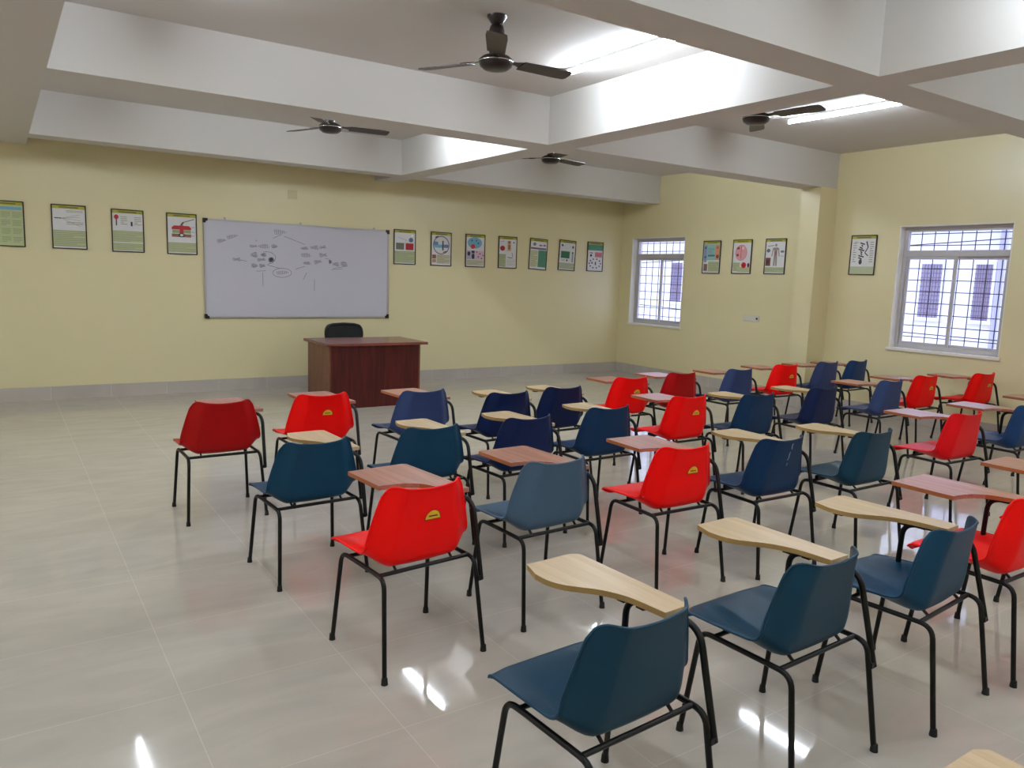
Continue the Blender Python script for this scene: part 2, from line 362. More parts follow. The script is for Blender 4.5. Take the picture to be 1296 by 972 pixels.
for f_,x0,y0,x1,y1,h in [(A,200,318,310,296,.05),(A,335,268,470,234,.05),(A,980,190,1130,190,.07),(A,645,385,740,382,.035),(A,765,385,900,385,.06),(A,945,385,1015,385,.05),
    (A,660,503,740,500,.075),(A,798,503,860,500,.05),(A,750,572,850,562,.045),(A,905,570,968,565,.07),(A,908,580,960,560,.06),(A,672,648,745,648,.055),(A,780,652,850,648,.05),(A,415,563,515,565,.05),
    (A,1010,750,1165,735,.05),(B,435,372,528,368,.04),(B,565,360,670,358,.06),(B,695,360,768,350,.045),(B,440,462,565,464,.06),(B,690,464,785,460,.065),(B,470,572,560,572,.04),
    (B,620,562,710,545,.06),(B,870,585,950,590,.06),(B,980,580,1060,590,.075),(B,825,555,845,555,.06)]:
    word(*f_(x0,y0), *f_(x1,y1), h)
line(B(205,205),B(490,320)); line(A(1080,225),A(960,275)); line(A(515,572),A(605,590)); line(A(880,640),A(1060,690)); line(B(490,615),B(360,655)); line(B(620,800),B(618,950))
line(A(820,745),A(825,925)); line(B(515,700),B(465,800)); line(B(870,645),B(1075,612)); line(B(850,665),B(1000,650)); line(A(735,725),A(860,720)); line(B(760,505),B(820,520),B(832,560)); line(A(725,300),A(740,320),A(735,300))
def loop(f_,cx,cy,rx,ry,a0=0,a1=360,wd=.005): stroke([on_front(*f_(cx+rx*math.cos(R(a)),cy+ry*math.sin(R(a)))) for a in range(a0,a1+1,10)], wd); flush('drawn_loop')
loop(A,1085,748,128,62); loop(A,870,545,125,85,-110,80)

# ------------------------------------------------------------------ posters
PC = {}
def pc(c):
    if c not in PC: PC[c] = mat('print_%02x%02x%02x'%c, srgb(*c), .5, noise=.04, nscale=25)
    return PC[c]
WHT=(226,224,226); HDR=(180,174,62); GRN=(180,188,144); TXT=(156,160,128); BLK=(60,56,60); RED=(184,34,40); BLU=(122,176,206); PNK=(208,150,158); TEAL=(88,150,124); BRN=(150,96,76)
PW, PH = .335, .48
def poster(label, frm, shapes, loc, face, roll=0):
    """shapes in unit coordinates, y downward; face 'front' or 'right'"""
    root = thing('wall_poster', label, 'poster', loc, 0 if face == 'front' else -math.pi/2, 'framed science posters on the walls')
    root.rotation_euler = (0, R(roll), 0) if face == 'front' else (0,0,-math.pi/2)
    if face == 'right' and roll: root.rotation_euler = Matrix.Rotation(-math.pi/2,3,'Z').to_euler(); 
    hw, hh, f = PW/2, PH/2, .011
    b = MB(); b.box((-hw,-.016,-hh),(hw,-.002,-hh+f)); b.box((-hw,-.016,hh-f),(hw,-.002,hh)); b.box((-hw,-.016,-hh+f),(-hw+f,-.002,hh-f)); b.box((hw-f,-.016,-hh+f),(hw,-.002,hh-f))
    part('frame', b, frm, root, .002)
    cols = [WHT]; pm = MB(); pm.box((-hw+f,-.010,-hh+f),(hw-f,-.003,hh-f), 0)
    k = 0; iw, ih = PW-2*f, PH-2*f
    P = lambda x,y: (-iw/2+x*iw, ih/2-y*ih)
    def put(poly, c):
        nonlocal k
        if c not in cols: cols.append(c)
        k += 1; yy = -.0102-.00004*k; q = [P(*p) for p in poly]
        pm.add([(x,yy,z) for x,z in q], [tuple(range(len(q)))], cols.index(c))
    rect = lambda x0,y0,x1,y1,c: put([(x0,y0),(x1,y0),(x1,y1),(x0,y1)], c)
    def ell(cx,cy,rx,ry,c): put([(cx+rx*math.cos(2*math.pi*i/20),cy+ry*math.sin(2*math.pi*i/20)) for i in range(20)], c)
    def ring(cx,cy,rx,ry,c,t=.12,a0=0,a1=20):
        for i in range(a0,a1):
            q = []
            for s,j in ((1,i),(1,i+1),(1-t,i+1),(1-t,i)): a = 2*math.pi*j/20; q.append((cx+rx*s*math.cos(a),cy+ry*s*math.sin(a)))
            put(q, c)
    def text(x0,y0,x1,y1,c=TXT,rows=None,bgc=None):
        if bgc: rect(x0,y0,x1,y1,bgc)
        rows = rows or max(2,int((y1-y0)/.026)); rsd = random.Random(int(x0*97+y0*991))
        for i in range(rows):
            y = y0+(i+.3)*(y1-y0)/rows; e = x1-.02 if i%4 != 3 else x0+(x1-x0)*(.5+.4*rsd.random())
            rect(x0+.02,y,e,y+.38*(y1-y0)/rows,c)
    def seg(x0,y0,x1,y1,c,t=.02):
        dx,dy = x1-x0,y1-y0; l = math.hypot(dx,dy) or 1; nx,ny = -dy/l*t/2, dx/l*t/2*.7
        put([(x0+nx,y0+ny),(x1+nx,y1+ny),(x1-nx,y1-ny),(x0-nx,y0-ny)], c)
    rect(0,0,1,.075,HDR); rect(.2,.025,.8,.055,(120,112,40))
    for s in shapes:
        {'r':rect,'e':ell,'o':ring,'t':text,'s':seg,'p':put}[s[0]](*s[1:])
    me = pm.mesh('print', [pc(c) for c in cols]); link('printed_sheet', me, root)
    return root
fblack = mat('thin_black_frame', srgb(40,36,30), .5, noise=.1); 
G2 = (188,194,150)
defs_front = [
 (.115,1.92,0,'poster of pale green table with blue header row, cut by the left edge',[('r',0,.075,1,1,(190,200,150)),('r',.03,.11,.97,.18,BLU)]+[('t',x,.22+.19*j,x+.3,.36+.19*j,TXT,4) for x in (.03,.35,.67) for j in range(4)]),
 (.700,1.92,0,'poster of branching line chart above green text, second from left edge',[('s',.05,.30,.27,.30,BLK,.03),('s',.27,.30,.85,.20,TXT,.012),('s',.27,.30,.85,.26,TXT,.012),('s',.27,.30,.85,.34,TXT,.012),('s',.27,.30,.85,.48,TXT,.012),('t',.4,.1,.95,.16,TXT,2),('t',.4,.37,.95,.45,TXT,2),('t',0,.58,1,.97,TXT,9,G2)]),
 (1.284,1.912,0,'poster with small red ball on black stem above green text',[('e',.13,.17,.075,.06,RED),('r',.11,.22,.15,.38,BLK),('r',.6,.27,.66,.38,BLK),('t',.25,.14,.5,.36,TXT,5),('t',.7,.14,.97,.36,TXT,5),('t',0,.5,1,.78,TXT,8,G2),('t',0,.8,1,.98,TXT,5,G2)]),
 (1.863,1.911,0,'poster with red layered skin diagram, just left of the whiteboard',[('p',[(.14,.34),(.22,.29),(.75,.29),(.83,.34),(.83,.39),(.14,.39)],RED),('r',.42,.28,.56,.52,RED),('r',.16,.40,.42,.48,(150,170,120)),('r',.56,.40,.82,.48,(150,170,120)),('p',[(.14,.50),(.83,.50),(.83,.58),(.14,.58)],BRN),('e',.49,.53,.12,.055,BLK),('e',.49,.53,.06,.03,WHT),('s',.47,.28,.56,.20,BLK,.06),('s',.56,.20,.95,.11,(120,120,90),.03),('s',.84,.32,.95,.32,TXT),('s',.84,.44,.95,.44,TXT),('s',.84,.54,.95,.54,TXT),('t',0,.72,1,.97,TXT,7,G2)]),
 (4.777,1.90,0,'poster with grey square and red square, just right of the whiteboard',[('e',.86,.15,.07,.04,(250,250,250)),('o',.86,.15,.08,.045,TXT),('e',.8,.28,.11,.07,(104,116,150)),('s',.15,.2,.6,.3,(180,180,200)),('r',.07,.38,.46,.58,(110,110,92)),('r',.54,.38,.93,.58,(170,18,28)),('t',0,.62,1,.97,TXT,9,GRN)]),
 (5.354,1.90,0,'poster with brown ringed circle crossed by blue band',[('o',.5,.38,.43,.29,(128,92,88),.1),('r',.1,.36,.9,.46,BLU),('e',.22,.33,.13,.06,(100,130,170)),('e',.76,.40,.14,.05,(100,130,170)),('r',.55,.24,.62,.54,BLK),('s',.18,.15,.34,.11,BLK,.05),('s',.6,.6,.82,.56,BLK,.04),('r',.04,.68,.24,.80,BRN),('t',.27,.68,.97,.95,TXT,8,(206,196,168)),('r',.04,.82,.24,.92,(180,150,110))]),
 (5.928,1.903,0,'poster with blue cell and red nucleus above two purple stained micrographs',[('e',.46,.25,.4,.18,BLU),('e',.3,.18,.05,.03,(60,110,150)),('e',.55,.18,.04,.03,(60,110,150)),('e',.66,.26,.05,.03,(60,110,150)),('e',.36,.37,.12,.075,(208,44,50)),('r',.03,.5,.5,.78,(190,180,200)),('e',.15,.6,.08,.07,(44,36,70)),('e',.38,.68,.08,.09,(44,36,70)),('r',.3,.5,.46,.58,(54,46,80)),('r',.52,.5,.97,.78,(222,190,206))]+[('e',.58+.09*i,.54+.05*((i*3)%5),.035,.022,(70,36,66)) for i in range(5)]+[('t',.03,.8,.97,.96,TXT,5,(206,206,178))]),
 (6.502,1.904,0,'poster with dark red disc left of orange body figure',[('e',.2,.37,.14,.085,(172,28,36)),('r',.47,.12,.70,.46,(220,190,160)),('e',.58,.17,.07,.05,BRN),('r',.53,.24,.64,.40,(168,96,66)),('e',.85,.17,.05,.03,(110,130,150)),('s',.08,.16,.3,.14,(170,170,190),.03),('t',.0,.56,.4,.97,TXT,9,GRN),('s',.5,.66,.8,.68,BLK,.03),('s',.75,.5,.8,.64,(150,90,70),.03),('t',.44,.72,.96,.94,(190,190,180),6)]),
 (7.076,1.902,-2.2,'tilted poster with green right column and cream left column',[('e',.25,.17,.1,.055,(130,126,120)),('e',.62,.2,.1,.03,(150,110,170)),('e',.85,.19,.09,.03,(150,110,170)),('r',.03,.28,.97,.34,(122,100,128)),('r',.5,.36,1,.93,TEAL),('t',.53,.4,.97,.9,(70,130,104),10),('t',.03,.38,.48,.93,TXT,12,(214,214,178))]),
 (7.647,1.908,-2.2,'tilted poster with solid green rectangle in its middle',[('e',.17,.16,.07,.04,(80,110,90)),('e',.85,.2,.06,.05,(90,110,90)),('o',.5,.18,.2,.07,(180,190,180)),('r',.1,.36,.66,.6,(52,112,78)),('r',.8,.36,.9,.72,(150,170,150)),('e',.85,.4,.04,.03,BLK),('e',.5,.67,.05,.035,(70,90,80)),('t',.1,.64,.4,.7,TXT,2),('t',0,.76,1,.97,TXT,7,(190,196,166))]),
 (8.230,1.912,0,'poster with teal block at top and ring of blue dots, nearest the corner',[('r',.0,.08,1,.28,TEAL),('r',.48,.34,.97,.52,(200,120,132)),('s',.14,.36,.34,.38,(60,60,100),.04),('e',.22,.46,.07,.045,(40,44,84)),('s',.53,.44,.93,.44,(170,80,100),.03)]+[('e',.5+.38*math.cos(i*.628),.74+.16*math.sin(i*.628),.05,.028,(58,66,110)) for i in range(10)]+[('e',.3,.72,.05,.04,(70,80,120)),('r',.5,.68,.58,.8,(80,70,100))]),
]
for x,z,roll,lab,sh in defs_front: poster(lab, fblack, sh, (x,D-.001,z), 'front', -roll)
defs_right = [
 (7.908,1.925,'poster with orange torso over teal text bands, next to the far window',[('r',.0,.08,1,.6,(150,190,180)),('r',.72,.12,.97,.58,(214,150,110)),('e',.84,.2,.08,.05,(190,120,90)),('e',.86,.48,.09,.06,(150,60,50)),('r',.05,.12,.22,.66,(150,150,190)),('e',.12,.2,.06,.035,(70,90,130)),('e',.12,.5,.06,.035,(70,90,130)),('r',.28,.42,.7,.48,(70,120,150)),('t',.26,.2,.68,.38,(100,150,170),5),('r',.05,.72,.28,.94,(140,110,100)),('t',.32,.64,.97,.96,TXT,8,GRN)]),
 (7.348,1.93,'poster with large pink oval above red disc, middle of three by window',[('e',.45,.38,.33,.24,(222,160,166)),('o',.45,.38,.33,.24,(190,90,100),.05),('e',.28,.24,.09,.04,(180,60,70)),('e',.55,.24,.08,.05,(240,200,200)),('e',.26,.45,.07,.04,(150,30,40)),('s',.45,.18,.45,.56,(180,80,90),.03),('t',.03,.68,.42,.95,TXT,6,GRN),('r',.3,.82,1,.97,GRN),('e',.64,.76,.14,.09,(196,24,34)),('e',.64,.76,.05,.035,(120,10,20)),('e',.9,.76,.07,.07,(120,30,40))]),
 (6.785,1.933,'poster with grey standing human figure, beside the pillar',[('e',.52,.17,.06,.045,(150,142,136)),('p',[(.40,.24),(.64,.24),(.66,.30),(.60,.32),(.60,.44),(.62,.78),(.54,.78),(.52,.52),(.50,.78),(.42,.78),(.44,.44),(.44,.32),(.38,.30)],(150,140,134)),('s',.39,.26,.33,.50,(150,140,134),.05),('s',.65,.26,.71,.50,(150,140,134),.05),('r',.46,.34,.58,.46,(150,110,104)),('s',.1,.2,.42,.18,(90,100,160),.025),('e',.14,.33,.1,.055,(110,120,124)),('r',.02,.54,.28,.78,(112,56,52)),('e',.13,.66,.08,.06,(70,30,30)),('e',.86,.36,.1,.035,(120,124,130)),('s',.78,.48,.95,.5,(150,150,160),.02),('t',0,.82,1,.97,TXT,5,GRN)]),
 (5.508,1.945,'poster with columns of black scribbled chains, alone between pillar and near window',[('s',.12,.15,.30,.17,TXT,.02)]+[('s',.36+.06*math.sin(i*1.7),.18+i*.055,.50+.05*math.cos(i*2.1),.22+i*.055,BLK,.05) for i in range(9)]+[('s',.62,.14,.70,.30,BLK,.05),('s',.70,.3,.58,.44,BLK,.04),('s',.58,.44,.72,.52,BLK,.04),('e',.42,.68,.07,.07,BLK)]+[('t',.06,.16,.24,.7,TXT,9),('t',.76,.14,.95,.7,TXT,10),('r',0,.8,1,1,(186,192,158))]),
]
for y,z,lab,sh in defs_right: poster(lab, fblack, sh, (W-.001,y,z), 'right')

# ------------------------------------------------------------------ electrical covers
sb = thing('switch_board', 'white switch and socket plate on the right wall beneath the posters', 'switch', (W,7.11,1.03))
b = MB(); b.box((-.012,-.135,0),(-.001,.135,.085)); part('cover_plate', b, M['plate'], sb, .003)
for k in range(4):
    b = MB(); y = .10-k*.055; b.box((-.016,y-.016,.028),(-.012,y+.016,.06)); part('switch_rocker', b, M['plate'], sb, .002)
b = MB(); b.lathe([(.016,0),(.016,.003)], 14, 0); so = part('socket', b, M['dark'], sb, 0, (-.0125,-.105,.043)); so.rotation_euler = (0,-math.pi/2,0)
jb = thing('junction_box', 'faint square cover plate on the front wall above the whiteboard', 'electrical cover', (3.197,D,2.425))
b = MB(); b.box((-.062,-.006,0),(.062,-.001,.115)); part('cover_plate', b, M['oldplate'], jb, .002)
for z in (.02,.095):
    b = MB(); b.lathe([(.005,0),(.005,.002)], 8); so = part('screw', b, M['alu'], jb, 0, (0,-.006,z)); so.rotation_euler = (math.pi/2,0,0)

# ------------------------------------------------------------------ ceiling fans
def fan_meshes():
    q = {}
    b = MB(); b.lathe([(.066,0),(.064,-.012),(.036,-.05),(.03,-.055)][::-1], 20); q['ceiling_canopy'] = (b.mesh('ceiling_canopy', M['fan']), (0,0,0))
    b = MB(); b.lathe([(.019,-.30),(.019,-.05)], 14); q['down_rod'] = (b.mesh('down_rod', M['fan']), (0,0,0))
    b = MB(); b.lathe([(.045,-.235),(.05,-.19),(.05,-.09),(.042,-.062),(.022,-.058)], 20); q['rod_cover'] = (b.mesh('rod_cover', M['fan']), (0,0,0))
    b = MB(); b.lathe([(.03,-.335),(.075,-.33),(.102,-.312),(.112,-.285),(.112,-.272),(.09,-.252),(.05,-.236),(.03,-.232)], 28); q['motor_housing'] = (b.mesh('motor_housing', M['fan']), (0,0,0))
    b = MB(); b.lathe([(.1125,-.286),(.1135,-.283),(.1125,-.280)], 28); q['trim_ring'] = (b.mesh('trim_ring', M['chrome']), (0,0,0))
    b = MB(); T = Matrix.Rotation(R(-10),4,'X')
    poly = [(.19,-.058),(.50,-.066),(.565,-.060),(.58,-.04),(.58,.045),(.565,.062),(.50,.066),(.19,.056)]
    b.prism(poly, -.003, .003, mtx=T); q['blade'] = (b.mesh('blade', M['fanblade']), None)
    b = MB(); b.prism([(.09,-.02),(.15,-.018),(.21,-.045),(.25,-.04),(.25,.04),(.21,.045),(.15,.018),(.09,.02)], .003, .008, mtx=T); q['blade_bracket'] = (b.mesh('blade_bracket', M['fan']), None)
    return q
FQ = fan_meshes()
def fan(x, y, ang, label):
    t = thing('ceiling_fan', label, 'ceiling fan', (x,y,ZC), 0, 'three-blade ceiling fans')
    for nme in ('ceiling_canopy','down_rod','rod_cover','motor_housing'): link(nme, FQ[nme][0], t)
    link('trim_ring', FQ['trim_ring'][0], t)
    for k in range(3):
        bl = link('blade', FQ['blade'][0], t, (0,0,-.275)); bl.rotation_euler = (0,0,R(ang+120*k))
        link('blade_bracket', FQ['blade_bracket'][0], bl)
fan(2.752,4.395,118,'brown ceiling fan with tall cover in the nearest bay, top centre of photo')
fan(2.758,7.384,112,'brown ceiling fan over the whiteboard, behind the middle cross beam')
fan(5.30,4.381,38,'brown ceiling fan right of the long beam, beside the far lit tube light')
fan(5.43,7.408,12,'small brown ceiling fan farthest off, before the right part of front wall beam')

# ------------------------------------------------------------------ tube lights (seen or inferred lamps, plus unseen ones added to brighten the room)
def tl_meshes():
    q = {}
    b = MB(); b.box((-.013,-.61,-.026),(.013,.61,0)); q['batten'] = b.mesh('batten', M['batten'], .004)
    b = MB(); b.tube([(0,-.585,0),(0,.585,0)], .014, 12); q['tube'] = b.mesh('tube', M['tube'])
    b = MB(); b.box((-.015,-.012,-.062),(.015,.012,-.022)); q['lamp_holder'] = b.mesh('lamp_holder', M['batten'], .004)
    return q
TQ = tl_meshes()
def tube_light(x, y, label):
    t = thing('tube_light', label, 'tube light', (x,y,ZC), 0, 'fluorescent tube lights on the ceiling')
    link('batten', TQ['batten'], t); link('fluorescent_tube', TQ['tube'], t, (.0,0,-.047))
    for s in (-1,1): link('lamp_holder', TQ['lamp_holder'], t, (0,s*.597,0))
    return t
t = tube_light(3.84,4.47,'lit tube light in the nearest bay, left of the long beam')
c = MB(); pts = [(.02,-.25,-.03)]+[(.06+.12*k/12,-.25-.02*k/12,-.012-.05*math.sin(k/12*math.pi)) for k in range(13)]
c.tube(pts, .003, 6); part('supply_wire', c, M['plate'], t)
tube_light(6.60,4.46,'lit tube light right of the long beam, beside the fan')
NAMES = {(.95,4.47):'lit tube light at the left of the nearest bay, above the frame',(.95,7.20):'lit tube light left in the whiteboard bay, hidden by the beam',
 (3.84,7.20):'lit tube light lighting the long beam in the whiteboard bay',(6.60,7.20):'lit tube light in the far right bay behind the cross beam'}
for (x,y),lab in NAMES.items(): tube_light(x,y,lab)
k = 0
for y in (1.25,-1.95):
    for x in (-2.0,.95,3.84,6.60):
        tube_light(x,y,'lit tube light over the %s, %s from the left wall' % ('nearest chairs' if y > 0 else 'unseen back, added for fill', ['first','second','third','fourth'][k%4])); k += 1  # back row and left end are unseen lamps, added for ambient light
for y in (4.47,7.20): tube_light(-2.0,y,'unseen added tube light in the far left bays, %s' % ('nearer the camera' if y < 5 else 'nearer the front wall'))  # unseen lamps added to fill the left bays with light

# ------------------------------------------------------------------ teacher's desk and office chair
dk = thing('desk', "mahogany laminate teacher's desk in front of the whiteboard", 'desk', (3.595,8.46,0))
x0,x1,y0,y1 = 3.015-3.595,4.137-3.595,8.105-8.46,8.80-8.46
b = MB(); b.box((2.972-3.595,8.065-8.46,.712),(4.218-3.595,8.84-8.46,.742)); part('desk_top', b, M['desk_top'], dk, .003)
b = MB(); b.box((x0+.02,y0,.0),(x1-.02,y0+.018,.712)); part('front_panel', b, M['desk_front'], dk, .001)
for xa in (x0,x1-.02):
    b = MB(); b.box((xa,y0,0),(xa+.02,y1,.712)); part('side_panel', b, M['desk_side'], dk, .001)
b = MB(); b.box((x1-.42,y0+.1,.25),(x1-.02,y1-.01,.70)); dr = part('drawer_unit', b, M['desk_side'], dk, .002)
for k in range(3):
    b = MB(); b.box((x1-.41,y1-.01,.26+k*.148),(x1-.03,y1+.006,.40+k*.148)); d_ = part('drawer', b, M['desk_front'], dr, .002)
    b = MB(); b.tube([(x1-.27,y1+.006,.33+k*.148),(x1-.27,y1+.03,.33+k*.148),(x1-.17,y1+.03,.33+k*.148),(x1-.17,y1+.006,.33+k*.148)], .005, 8)
oc = thing('office_chair', 'black mesh-back office chair behind the desk', 'office chair', (3.70,9.22,0))
b = MB(); b.prism([(math.copysign(abs(math.cos(a))**.5,math.cos(a))*.24, math.copysign(abs(math.sin(a))**.5,math.sin(a))*.23) for a in [2*math.pi*i/32 for i in range(32)]], .43, .49)
part('seat', b, M['mesh'], oc, .015, (0,-.02,0))
outl = [(-.20,.52),(-.235,.62),(-.247,.74),(-.24,.80),(-.215,.84),(-.15,.858),(0,.866),(.15,.858),(.215,.84),(.24,.80),(.247,.74),(.235,.62),(.20,.52)]
def bend(x,z): return .20-.03*(1-(x/.25)**2)*-1+.10*(z-.5)*.6
b = MB(); b.tube(fillet([(x,bend(x,z)-.03,z) for x,z in outl]+[(-.20,bend(-.2,.52)-.03,.52)], .02, 3), .017, 10); fr_ = part('backrest_frame', b, M['blackcap'], oc)
b = MB(); nx = 12; vs = []; fs = []
rows = [(.52,.20),(.62,.235),(.74,.245),(.80,.235),(.84,.205),(.860,.14)]
for z,wd in rows:
    for i in range(nx+1): x = -wd+2*wd*i/nx; vs.append((x,bend(x,z)-.036,z))
m0 = len(vs); vs += [(x,y+.008,z) for x,y,z in vs]
for j in range(len(rows)-1):
    for i in range(nx): a = j*(nx+1)+i; fs += [(a,a+1,a+nx+2,a+nx+1),(m0+a,m0+a+nx+1,m0+a+nx+2,m0+a+1)]
b.add(vs,fs,0,True); part('backrest_mesh', b, M['mesh'], oc)
b = MB(); b.tube(fillet([(0,.05,.41),(0,.24,.41),(0,.27,.62)],.06), .022, 10); part('back_support', b, M['blackcap'], oc)
b = MB(); b.lathe([(.028,.10),(.028,.25),(.018,.25),(.018,.42),(.09,.42),(.09,.432)], 16); part('gas_column', b, M['blackcap'], oc)
for k in range(5):
    a = 2*math.pi*k/5+.3; ca,sa = math.cos(a),math.sin(a)
    b = MB(); b.tube([(.02*ca,.02*sa,.11),(.29*ca,.29*sa,.075)], [.024,.016], 8); lg = part('base_arm', b, M['blackcap'], oc)
    b = MB(); b.lathe([(.012,-.02),(.028,-.018),(.030,0),(.028,.018),(.012,.02)], 14); cs = part('castor', b, M['rubber'], lg, 0, (.29*ca,.29*sa,.030)); cs.rotation_euler = (math.pi/2,0,a)
for s in (-1,1):
    b = MB(); b.tube(fillet([(s*.2,.0,.44),(s*.29,0,.45),(s*.29,0,.64)],.05), .014, 8); b.box((s*.29-.03,-.13,.64),(s*.29+.03,.1,.665)); part('armrest', b, M['blackcap'], oc, 0)

# ------------------------------------------------------------------ tablet chairs
CV = [(0,.282,.394),(.05,.286,.418),(.11,.258,.432),(.3,.12,.424),(.46,-.01,.407),(.56,-.078,.402),(.64,-.116,.420),(.72,-.132,.472),(.86,-.148,.595),(1,-.168,.717)]
EV = [(0,.256,.406),(.05,.260,.428),(.11,.234,.442),(.3,.11,.450),(.46,.010,.456),(.56,-.040,.464),(.64,-.068,.486),(.72,-.074,.530),(.86,-.090,.635),(1,-.108,.738)]
HV = [(0,.198),(.05,.214),(.11,.219),(.3,.226),(.46,.230),(.56,.234),(.64,.236),(.72,.230),(.86,.202),(1,.168)]
def interp(tab, v):
    for i in range(len(tab)-1):
        a,b = tab[i],tab[i+1]
        if v <= b[0] or i == len(tab)-2:
            p0 = tab[max(i-1,0)]; p3 = tab[min(i+2,len(tab)-1)]; t = (v-a[0])/(b[0]-a[0]); out = []
            for k in range(1,len(a)):
                h = b[0]-a[0]
                m1 = (b[k]-p0[k])/(b[0]-p0[0])*h; m2 = (p3[k]-a[k])/(p3[0]-a[0])*h
                out.append((2*t**3-3*t*t+1)*a[k]+(t**3-2*t*t+t)*m1+(-2*t**3+3*t*t)*b[k]+(t**3-t*t)*m2)
            return out
def sstep(a,b,x): t = min(1,max(0,(x-a)/(b-a))); return t*t*(3-2*t)
def shell_pt(u, v):
    au = abs(u); t = max(0,(au-.78)/.22); cut = (1-math.sqrt(max(0,1-t*t)))
    v2 = v-cut*.062*sstep(.72,1,v); v2 = v2+cut*.05*(1-sstep(0,.14,v))
    c = interp(CV,v2); e = interp(EV,v2); h = interp(HV,v2)[0]
    wgt = sstep(.58,1.03,au)*.86+.14*au*au
    wz = wgt+(u*u-wgt)*sstep(.70,.95,v)
    return Vector((u*h, c[0]+(e[0]-c[0])*wgt, c[1]+(e[1]-c[1])*wz))
def shell_mesh(color):
    NU, NV = 32, 46; us = [math.copysign(abs(t)**.85,t) for t in [-1+2*i/NU for i in range(NU+1)]]
    P = [[shell_pt(u, j/NV) for u in us] for j in range(NV+1)]
    N = [[None]*(NU+1) for _ in range(NV+1)]
    for j in range(NV+1):
        for i in range(NU+1):
            du = P[j][min(i+1,NU)]-P[j][max(i-1,0)]; dv = P[min(j+1,NV)][i]-P[max(j-1,0)][i]; N[j][i] = du.cross(dv).normalized()
    th = .005; vs = [p for r_ in P for p in r_]+[P[j][i]-N[j][i]*-th for j in range(NV+1) for i in range(NU+1)]
    # make sure the second skin lies on the outer (lower / rear) side
    if N[NV//4][NU//2].z < 0: pass
    else: vs = [p for r_ in P for p in r_]+[P[j][i]-N[j][i]*th for j in range(NV+1) for i in range(NU+1)]
    o = (NU+1)*(NV+1); id_ = lambda j,i: j*(NU+1)+i; fs = []
    for j in range(NV):
        for i in range(NU):
            fs += [(id_(j,i),id_(j,i+1),id_(j+1,i+1),id_(j+1,i)), (o+id_(j,i),o+id_(j+1,i),o+id_(j+1,i+1),o+id_(j,i+1))]
    b = MB(); b.add(vs, fs, 0, True)
    ring = [id_(0,i) for i in range(NU+1)]+[id_(j,NU) for j in range(1,NV+1)]+[id_(NV,i) for i in range(NU-1,-1,-1)]+[id_(j,0) for j in range(NV-1,0,-1)]
    # rolled rim all round the moulding
    pts = [(vs[k]+vs[o+k])/2 for k in ring]; n_ = len(pts); rv = []; rf = []; q = 6
    for k in range(n_):
        t = (pts[(k+1)%n_]-pts[k-1]).normalized(); nn = (vs[ring[k]]-vs[o+ring[k]]).normalized(); bn = t.cross(nn).normalized()
        for m in range(q): a = 2*math.pi*m/q; rv.append(pts[k]+(nn*math.cos(a)+bn*math.sin(a))*.0048)
    for k in range(n_):
        for m in range(q): rf.append((k*q+m,k*q+(m+1)%q,((k+1)%n_)*q+(m+1)%q,((k+1)%n_)*q+m))
    b.add(rv, rf, 0, True)
    return b.mesh('seat_shell', M[color])
SHELL = {k: shell_mesh(k) for k in SHELLC}
def back_y(z):                       # outer face of the back on its centre line
    lo, hi = .66, 1.0
    for _ in range(30):
        m = (lo+hi)/2
        if interp(CV,m)[1] < z: lo = m
        else: hi = m
    return interp(CV,lo)[0]-.0056
def sticker_mesh():
    b = MB()
    def patch(poly, off, mi):
        vs = [(x, back_y(.6+z)-off, .6+z) for x,z in poly]; b.add(vs, [tuple(range(len(vs)))], mi)
    half = lambda s: [(-.034*s,-.014*s)]+[(.034*s*math.cos(R(a)),-.014*s+.036*s*math.sin(R(a))) for a in range(180,-1,-15)]
    patch(half(1.12)[1:], .0004, 1); patch([(x,z+.001) for x,z in half(1.0)[1:]], .0007, 0)
    patch([(-.020,-.003),(.022,-.003),(.020,.0025),(-.018,.0025)], .0010, 1)
    return b.mesh('sticker', [M['sticker'], M['sticker_dark']])
STICK = sticker_mesh()
def scuff_mesh():
    b = MB()
    for pts,wd in (([(.030,.700),(.026,.684),(.030,.668)],.0028),([(.024,.652),(.018,.638),(.020,.622),(.012,.606)],.0022),([(.016,.590),(.014,.575)],.0018)):
        L = [(x-wd,back_y(z)-.0006,z) for x,z in pts]; Q = [(x+wd,back_y(z)-.0006,z) for x,z in pts]; m = len(pts)
        b.add(L+Q, [(i,m+i,m+i+1,i+1) for i in range(m-1)])
    return b.mesh('scuff_marks', M['scuff'])
M['scuff'] = mat('pale_scuffed_plastic', srgb(170,190,206), .6, noise=.1)
SCUFF = scuff_mesh()
RT = .0095; ZR = .392
def leg_path(sx, front):
    if front: return fillet([(sx*.232,.222,0),(sx*.210,.178,ZR),(sx*.208,.09,ZR)], .06, 6)
    return fillet([(sx*.232,-.222,0),(sx*.210,-.172,ZR),(sx*.208,-.08,ZR)], .06, 6)
LEG = {}
for s in (-1,1):
    for f in (0,1):
        b = MB(); b.tube(leg_path(s,f), RT, 10); LEG[s,f] = b.mesh('leg', M['black_tube'])
b = MB(); b.lathe([(.0135,0),(.0130,.006),(.0112,.026),(.0100,.028)], 10); FOOT = b.mesh('foot_cap', M['rubber'])
RAIL = {}
for s in (-1,1):
    b = MB(); b.tube([(s*.208,.09,ZR),(s*.208,-.08,ZR)], RT, 10); RAIL[s] = b.mesh('side_rail', M['black_tube'])
b = MB(); b.tube([(-.206,-.128,ZR),(.206,-.128,ZR)], .0085, 10); b.tube([(-.13,-.125,ZR),(-.13,-.10,ZR+.02)],.006,6); b.tube([(.13,-.125,ZR),(.13,-.10,ZR+.02)],.006,6); BAR_R = b.mesh('crossbar', M['black_tube'])
